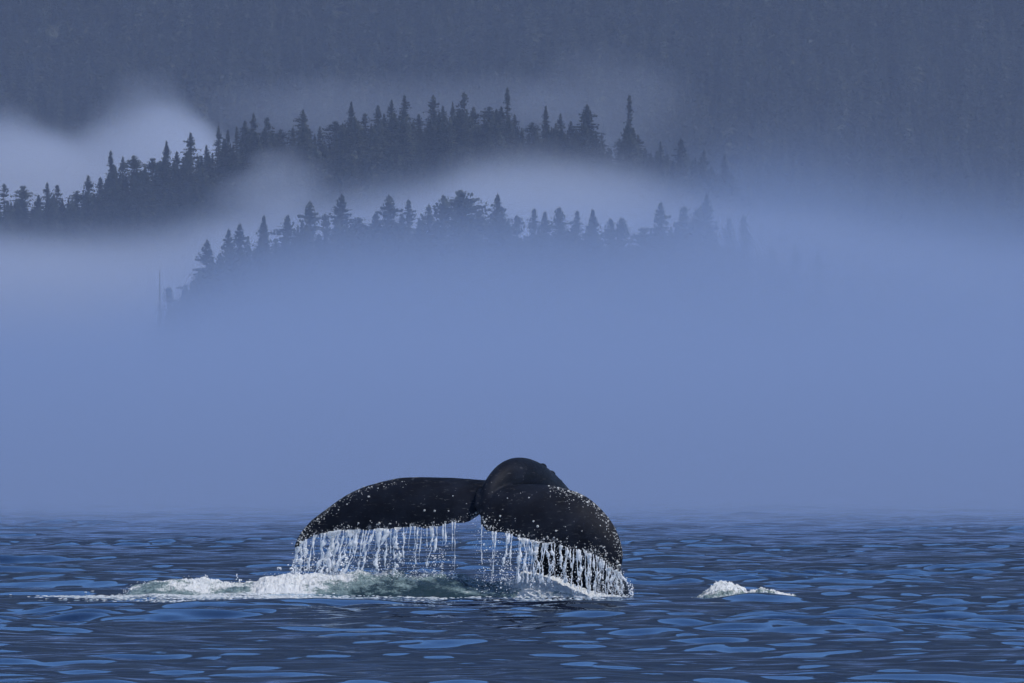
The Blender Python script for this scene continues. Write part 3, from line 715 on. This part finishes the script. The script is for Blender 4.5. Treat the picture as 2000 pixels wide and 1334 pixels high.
# barnacles sit where a line of sight meets the skin
bvh = BVHTree.FromPolygons([tuple(v.co + base) for v in bw.vertices], [tuple(p.vertices) for p in bw.polygons])
def on_skin(px, py):
    o = Vector((0, 0, CAM_Z)); d = (at(px, py, D0) - o).normalized()
    return bvh.ray_cast(o + d * 110, d, 20)[:2]
def barnacle_mesh(name, seed):
    r = random.Random(seed); v = []; f = []; n = 7
    for rad, z in ((1.0, -.25), (.92, .25), (.55, .62), (.28, .66), (.22, .42)):
        for k in range(n):
            a = k * 6.283 / n; q = rad * r.uniform(.88, 1.1); v.append((math.cos(a) * q, math.sin(a) * q, z))
    for i in range(4):
        for k in range(n): f.append((i * n + k, i * n + (k + 1) % n, (i + 1) * n + (k + 1) % n, (i + 1) * n + k))
    return np.array(v), np.array(f)
def along(E, px0, px1, n, spread, inward):
    """pixels near an edge between two columns"""
    pts = [(1000 + p[0] / (K * p[1]), HORIZON - (p[2] - CAM_Z) / (K * p[1])) for p in E]
    pts = [p for p in pts if min(px0, px1) <= p[0] <= max(px0, px1)]
    out = []
    for _ in range(n):
        a = random.choice(pts); q = abs(random.gauss(0, spread)) + 1.0
        out.append((a[0] + inward[0] * q + random.uniform(-4, 4), a[1] + inward[1] * q + random.uniform(-2, 2)))
    return out
big = [(829, 997), (849, 998), (876, 998), (1033, 972), (1042, 1018), (1050, 1028), (1086, 1037), (1082, 1050), (1088, 1054), (1095, 1058), (977, 1008), (1147, 981), (1150, 979), (1175, 1006), (1197, 1112), (1206, 1098), (1211, 1104), (1205, 1114), (943, 1010), (950, 1014), (946, 1020), (930, 1002), (763, 1023), (741, 1022), (720, 970), (1072, 949), (1090, 953), (1110, 959), (1118, 960), (1126, 962), (1135, 968), (1160, 985), (700, 1022), (664, 978), (640, 1000), (620, 1014), (595, 1034), (590, 1040), (582, 1056), (1069, 1049), (1062, 1053), (1183, 1085), (1141, 1075), (1013, 1047), (990, 1040)]
bv = [barnacle_mesh('barnacle', s_) for s_ in range(3)]
bmes = [mesh_np('barnacle', v, f) for v, f in bv]
for me in bmes: me.materials.append(M_BARN)
def orient(nrm): return nrm.to_track_quat('Z', 'Y').to_matrix()
for i, (px, py) in enumerate(big):
    loc, nrm = on_skin(px, py)
    if loc is None: continue
    o = bpy.data.objects.new('barnacle', bmes[i % 3]); q = random.uniform(.009, .016)
    o.matrix_local = Matrix.Translation(loc - base) @ (orient(nrm) @ Matrix.Rotation(random.uniform(0, 6), 3, 'Z') @ Matrix.Diagonal((q, q, q * .8))).to_4x4()
    link(o, whale)
small = along(LL, 575, 790, 120, 7, (.35, 1)) + along(LT, 578, 930, 190, 7, (0, -1)) + along(RL, 1080, 1222, 230, 9, (-.7, .8)) + along(RT, 940, 1206, 150, 8, (0, -1)) + along(RT, 1150, 1210, 110, 16, (.1, -1)) + along(RT, 940, 1000, 40, 16, (.2, -1)) + along(LL, 575, 640, 70, 8, (.5, .5))
small += [(random.uniform(960, 1180), random.uniform(960, 1075)) for _ in range(28)] + [(random.uniform(680, 920), random.uniform(960, 1025)) for _ in range(7)]
SV, SF, nv = [], [], 0
for i, (px, py) in enumerate(small):
    loc, nrm = on_skin(px, py)
    if loc is None or loc.y > D0 + .9: continue
    q = random.choice((.003, .0035, .004, .005, .006, .0085)); v, f = bv[i % 3]
    rot = np.array(orient(nrm)); SV.append((v * q) @ rot.T + np.array(loc - base)); SF.append(f + nv); nv += len(v)
tag(obj('barnacle_crust', mesh_np('barnacle_crust', np.vstack(SV), np.vstack(SF)), M_BARN, whale), kind='stuff')

# ------------------------------------------------------------------ thrown-up waves
def smooth_noise(x, y, z=0.0, s=1.0): return mnoise.fractal(Vector((x * s, y * s, z * s)), 1.0, 2.0, 4)
def mound(name, crest, y_front, y_crest, y_back, foam_at, nx, ny, rough, label, lift=7.0, rim=None, amp=1.0):
    """a heap of water: crest = (column, row) along its top, over the sea at the whale"""
    x0, x1 = crest[0][0], crest[-1][0]; cx = [c[0] for c in crest]; cr = [c[1] for c in crest]
    fx = [c[0] for c in foam_at]; fv = [c[1] for c in foam_at]
    V, FA = [], []
    for j in range(ny):
        t = j / (ny - 1); t = t * t * .45 + t * .55; y = y_front + (y_back - y_front) * t
        if y < y_crest: q = (y - y_front) / (y_crest - y_front); pr = math.sin(q * math.pi / 2) ** .85
        else: q = (y - y_crest) / (y_back - y_crest); pr = math.cos(q * math.pi / 2) ** 1.4
        for i in range(nx):
            px = x0 + (x1 - x0) * i / (nx - 1); x = (px - 1000) * K * D0
            top = CAM_Z + (HORIZON - np.interp(px, cx, cr) + lift) * K * (D0 + y_crest)
            e = min(1, min(i, nx - 1 - i) / (nx * .03))
            fo = float(np.interp(px, fx, fv)); fa = fo + (pr - .55) * .75 + (0.22 if y > y_crest else 0)
            if rim: fa = max(fa, float(np.interp(px, [c[0] for c in rim], [c[1] for c in rim])) * min(1, max(0, (pr - .80) / .15)))
            froth = min(1.0, max(0.0, fa + .15)) * pr * e
            lo = mnoise.fractal(Vector((x * 2.6, y * 3.4, 3.1)), 1.0, 2.0, 3)
            hi = mnoise.fractal(Vector((x * 15.0, y * 15.0, 8.0)), .7, 2.1, 5)
            hv = mnoise.noise_vector(Vector((x * 13.0, y * 13.0, top * 13.0))) + mnoise.noise_vector(Vector((x * 31.0, y * 31.0, 2.0))) * .5
            z = max(top, .02) * pr * e * (1 + .14 * lo) + rough * lo * pr * e + .010 * hi * pr * e - .05
            z += froth * amp * (.030 * (1 - abs(hi) * 1.6) + .018 * hv.z)
            V.append((x + froth * amp * .022 * hv.x, D0 + y + .10 * mnoise.noise(Vector((x * .9, 0, 1.0))) + pr * .05 * lo + froth * amp * .03 * hv.y, z)); FA.append(fa)
    ii = np.arange(nx * ny).reshape(ny, nx)
    F = np.stack([ii[:-1, :-1], ii[:-1, 1:], ii[1:, 1:], ii[1:, :-1]], -1).reshape(-1, 4)
    V = np.array(V); c = np.array([V[:, 0].mean(), D0, 0]); me = mesh_np(name, V - c, F)
    a = me.attributes.new('foam', 'FLOAT', 'POINT'); a.data.foreach_set('value', np.array(FA, np.float32))
    root = empty(name, c); tag(root, label, 'wave')
    obj('water_body', me, M_WAVE, root)
    return root, V, np.array(FA), c
def blob_lib(n=5):
    out = []
    for k in range(n):
        bm = bmesh.new(); bmesh.ops.create_icosphere(bm, subdivisions=1, radius=1.0)
        rr = random.Random(k)
        v = np.array([tuple(x.co * rr.uniform(.7, 1.25)) for x in bm.verts]); bm.verts.index_update()
        f = np.array([[q.index for q in p.verts] for p in bm.faces]); bm.free(); out.append((v, f))
    return out
BLOBS = blob_lib()
def foam_mass(name, pts, radii, parent, origin, voxel=.005):
    bmf = bmesh.new(); og = Vector(origin)
    VV, FF, nv = [], [], 0
    for i, (p, r) in enumerate(zip(pts, radii)):
        v, f = BLOBS[i % 5]; VV.append(v * [r * 1.25, r, r * .8] + np.array(p) - np.array(origin)); FF.append(f + nv); nv += len(v)
    me = mesh_np(name, np.vstack(VV), np.vstack(FF)); bmf.from_mesh(me); bpy.data.meshes.remove(me)
    out = remesh(bmf, name, voxel, 2)
    co = np.empty(len(out.vertices) * 3, np.float32); out.vertices.foreach_get('co', co); co = co.reshape(-1, 3)
    nm = np.empty(len(out.vertices) * 3, np.float32); out.vertices.foreach_get('normal', nm); nm = nm.reshape(-1, 3)
    k = np.array([mnoise.noise(Vector(c_) * 38.0) + .7 * mnoise.noise(Vector(c_) * 85.0) for c_ in co.tolist()])
    co += nm * (k * .002)[:, None]; out.vertices.foreach_set('co', co.ravel()); out.update()
    out.polygons.foreach_set('use_smooth', np.ones(len(out.polygons), bool))
    o = obj(name, out, M_FOAM, parent); tag(o, kind='stuff'); return o
def blobs(name, pts, radii, parent=None, mat=None, squash=.8, origin=(0, 0, 0), long=1.0):
    VV, FF, nv = [], [], 0; og = np.array(origin)
    for i, (p, r) in enumerate(zip(pts, radii)):
        v, f = BLOBS[i % 5]; a = random.uniform(0, 6.28); ca, sa = math.cos(a), math.sin(a)
        rot = np.array([[ca, -sa, 0], [sa, ca, 0], [0, 0, 1]]) if long == 1.0 else np.eye(3)
        VV.append((v * [r * long * random.uniform(.8, 1.5), r, r * squash * random.uniform(.7, 1.2)]) @ rot.T + np.array(p) - og); FF.append(f + nv); nv += len(v)
    o = obj(name, mesh_np(name, np.vstack(VV), np.vstack(FF)), mat or M_FOAM, parent); tag(o, kind='stuff')
    return o
main_crest = [(225, 1166), (245, 1154), (260, 1146), (300, 1138), (350, 1135), (395, 1132), (430, 1141), (470, 1144), (500, 1138), (520, 1126), (560, 1125), (600, 1128), (650, 1125), (690, 1116), (730, 1121), (760, 1119), (800, 1125), (850, 1118), (890, 1122), (920, 1132), (960, 1139), (1000, 1138), (1020, 1126), (1050, 1123), (1080, 1130), (1110, 1142), (1150, 1158), (1190, 1164), (1235, 1167)]
main_foam = [(225, .35), (280, .15), (330, .55), (400, .75), (450, .55), (490, .6), (525, 1.15), (600, 1.0), (650, .55), (700, .42), (760, .05), (820, -.1), (900, -.05), (950, .25), (990, .6), (1030, 1.2), (1090, 1.0), (1140, .8), (1235, .4)]
wave1, WV, WF, WC = mound('breaking_wave', main_crest, -.55, .12, 1.1, main_foam, 1150, 66, .03, 'long foaming green wave heaped up below the dripping whale flukes')
rr = np.random.default_rng(21)
def crest_foam(crest, weight, n, y0, hgt, seed, rmin, rmax):
    r = random.Random(seed); P, Q = [], []; cx = [c[0] for c in crest]; cr = [c[1] for c in crest]; wx = [w[0] for w in weight]; wv = [w[1] for w in weight]
    while len(P) < n:
        px = r.uniform(cx[0] + 5, cx[-1] - 5)
        w = np.interp(px, wx, wv)
        if r.random() > w: continue
        top = CAM_Z + (HORIZON - np.interp(px, cx, cr)) * K * (D0 + y0); x = (px - 1000) * K * D0
        clump = .5 + .5 * smooth_noise(x, 0, 2.0, 7.0)
        P.append((x, D0 + y0 + r.gauss(0, .13), top * r.uniform(.72, 1.0) + hgt * clump * r.random() ** 2)); Q.append(r.uniform(rmin, rmax) * (.6 + .8 * clump))
    return P, Q
cw = [(225, .15), (280, .3), (330, .55), (400, .8), (440, .5), (500, .6), (530, 1), (600, 1), (660, .8), (700, 1), (760, .8), (860, .9), (900, .5), (960, .5), (1000, .6), (1040, 1.0), (1090, .8), (1130, .7), (1235, .2)]
P, Q = crest_foam(main_crest, cw, 2600, .08, .035, 31, .0035, .009)
P2, Q2 = crest_foam(main_crest, cw, 1300, .08, .11, 32, .002, .005)
foam_mass('foam', P, Q, wave1, WC, .0045)
blobs('spray', P2, Q2, wave1, origin=WC, squash=1.0)
# foam lying on the water in front of the wave
P, Q = [], []
for _ in range(9000):
    px = random.choice((random.uniform(70, 640), random.gauss(420, 90), random.gauss(250, 70), random.uniform(560, 1180)))
    row = np.interp(px, [60, 140, 250, 400, 560, 800, 1000, 1200], [1167, 1168, 1169, 1170, 1172, 1174, 1176, 1170])
    k = smooth_noise(px * .02, 1.0, 0, 1.0)
    if random.random() > (.9 if px < 580 else .3) * (.75 + .6 * k): continue
    d = CAM_Z / ((row + random.gauss(0, 2.2) - HORIZON) * K); x = (px - 1000) * K * d
    P.append((x, d, .012 + 0.0)); Q.append(random.uniform(.004, .014))
PA = np.array(P); PA[:, 2] += sea_height(PA[:, 0], PA[:, 1])
f_o = blobs('sea_foam', PA, Q, None, squash=.5, long=1.9); tag(f_o, 'thin white line of foam lying along the front of the long wave', 'foam')

small_crest = [(1345, 1176), (1370, 1170), (1384, 1158), (1396, 1148), (1410, 1145), (1424, 1147), (1440, 1153), (1456, 1165), (1472, 1161), (1490, 1157), (1506, 1162), (1528, 1169), (1548, 1175), (1575, 1180)]
wave2, WV2, WF2, WC2 = mound('small_wave', small_crest, -.95, -.35, .6, [(1345, -.3), (1378, .5), (1390, .9), (1440, .8), (1460, .1), (1475, -1.0), (1575, -1.3)], 420, 60, .0, 'small wave with a ragged white crest standing clear of the whale', lift=9.0, rim=[(1345, 0), (1380, 1.0), (1545, 1.0), (1560, 0)], amp=1.8)
P, Q = crest_foam(small_crest, [(1345, 0), (1380, .5), (1395, 1), (1440, 1), (1460, .5), (1490, .35), (1530, .4), (1550, .1), (1575, 0)], 1500, -.40, .045, 41, .004, .012)
P2, Q2 = crest_foam(small_crest, [(1345, 0), (1380, .5), (1400, 1), (1440, 1), (1460, .4), (1530, .4), (1575, 0)], 260, -.37, .10, 42, .002, .005)
foam_mass('foam', P, Q, wave2, WC2, .0045)
blobs('spray', P2, Q2, wave2, origin=WC2, squash=1.0)

# ------------------------------------------------------------------ water pouring off the flukes
def tube(v, f, pts, rads, n=6):
    b0 = len(v)
    for p, q in zip(pts, rads):
        for k in range(n):
            a = k * 6.283 / n; v.append((p[0] + math.cos(a) * q, p[1] + math.sin(a) * q * .8, p[2]))
    for i in range(len(pts) - 1):
        for k in range(n): f.append((b0 + i * n + k, b0 + i * n + (k + 1) % n, b0 + (i + 1) * n + (k + 1) % n, b0 + (i + 1) * n + k))
DROPS, DROPR = [], []
def edge_at(T, px):
    cols_ = 1000 + T[:, 0] / (K * T[:, 1]); i = int(np.argmin(np.abs(cols_ - px))); return T[i]
def stream(T, px, width, drift, cont, label, group, zend=.03):
    e = edge_at(T, px); r = random.Random(int(px * 31))
    x0 = (px - 1000) * K * e[1]; y0 = e[1] - .01; z0 = e[2] + .015; H = z0 - zend
    v, f = [], []; n = 30; ph = r.uniform(0, 6.28); wob = r.uniform(.3, 1.0) * width * 1.1
    pts, rads, cut, walk, fr = [], [], False, 0.0, r.uniform(7, 22)
    def flush():
        if len(pts) > 2:
            rads[0] *= .35 if len(v) else 1.0; rads[-1] *= .3; tube(v, f, list(pts), list(rads))
        pts.clear(); rads.clear()
    for i in range(n + 1):
        t = i / n; z = z0 - H * t
        walk += r.gauss(0, width * .42)
        x = x0 + drift * t + walk * min(1, t * 3) + wob * math.sin(ph + t * 5.5) * t ** .5
        q = width * (.32 + 1.05 * max(0, .5 + .5 * math.sin(ph * 3 + t * fr + r.uniform(-.8, .8))) ** 2) * (1.2 - .5 * t)
        if t < .06: q *= 1.5
        if r.random() < (1 - cont) * (t ** .7) and t > .4 and len(pts) > 3:
            flush(); cut = True
            for _ in range(3): DROPS.append((x + r.gauss(0, .02), y0 + r.gauss(0, .03), z + r.gauss(0, .03))); DROPR.append(r.uniform(.35, .9) * width * .8)
        elif not cut: pts.append((x - x0, r.gauss(0, .004), z)); rads.append(q)
        else:
            for _ in range(2): DROPS.append((x + r.gauss(0, .012), y0 + r.gauss(0, .02), z + r.gauss(0, .02))); DROPR.append(r.uniform(.35, .8) * width * .8)
        if r.random() < .55:
            DROPS.append((x + r.gauss(0, .03), y0 + r.gauss(0, .05), z + r.gauss(0, .03))); DROPR.append(r.uniform(.002, .006))
    flush()
    if not v: return
    root = obj('water_stream', mesh_np('water_stream', v, f), M_STREAM)
    root.location = (x0, y0, 0); tag(root, label, 'water stream', group)
GL, GR = 'streams falling from the foreshortened fluke', 'streams falling from the broad fluke'
left = []
for a, b_, n in ((576, 602, 8), (606, 640, 4), (645, 664, 7), (668, 706, 7), (708, 772, 10), (774, 830, 7), (832, 895, 7)):
    for k in range(n): left.append(a + (b_ - a) * (k + random.uniform(.15, .85)) / n)
for px in left:
    tip = px < 603; hv = 645 < px < 700
    stream(LT, px, min(.024, .0108 * math.exp(random.gauss(0, .42))) * (1.3 if hv else 1.0) * (.62 if px > 790 else 1), -random.uniform(.03, .15) * (.35 if tip or px > 800 else 1.0), .93 if px < 770 else .72,
           'white stream pouring off the tip of the foreshortened fluke' if tip else 'heavy white stream near the tip of the foreshortened fluke' if hv else 'broken dribble off the inner foreshortened fluke edge' if px > 790 else 'slanting stream off the middle of the foreshortened fluke edge', GL, .22)
right = [(941, 0), (962, 0), (968, 0), (988, 1), (994, 2), (1000, 1)]
for a, b_, n in ((1012, 1050, 8), (1050, 1100, 9), (1100, 1150, 9), (1150, 1186, 9), (1186, 1216, 11)):
    for k in range(n): right.append((a + (b_ - a) * (k + random.uniform(.15, .85)) / n, 3 if a < 1150 else 4))
for px, kd in right:
    w = (.0065, .010, .015, min(.024, .0095 * math.exp(random.gauss(0, .4))), min(.02, .0085 * math.exp(random.gauss(0, .35))))[kd]
    stream(RT, min(px, 1212), w, random.gauss(0, .03) + (.02 if px > 1190 else 0), (.7, .88, .95, .975, .98)[kd],
           ('thin broken dribble beside the notch of the tail', 'stream just outside the notch of the tail', 'twisted thick stream just outside the notch of the tail', 'ropy stream pouring off the middle of the broad fluke', 'stream sheeting off the drooping tip of the broad fluke')[kd], GR, .03 if px > 1120 else .15)
for _ in range(900):     # spray between the streams
    px = random.choice((random.uniform(572, 890), random.uniform(1000, 1215), random.uniform(640, 780), random.uniform(930, 1000)))
    T = LT if px < 925 else RT; e = edge_at(T, px); z = e[2] * random.random() ** .8
    DROPS.append(((px - 1000) * K * e[1] - .06 * random.random(), e[1] + random.gauss(0, .06), max(z, .05))); DROPR.append(random.choice((.0025, .003, .004, .005, .0065)))
for px, py in ((583, 1118), (577, 1112), (462, 1128), (470, 1132), (545, 1112), (548, 1108), (566, 1110), (1400, 1140), (1408, 1138), (1430, 1141), (1544, 1169), (400, 1126), (1235, 1161), (1232, 1158)):
    for _ in range(5):
        p = wp(px + random.gauss(0, 2), py + random.gauss(0, 3), random.gauss(0, .05)); DROPS.append(tuple(p)); DROPR.append(random.uniform(.003, .009))
d_o = blobs('water_droplets', DROPS, DROPR, None, M_STREAM, squash=1.3); tag(d_o, 'fine scattered water drops falling between the streams under the flukes', 'droplets')
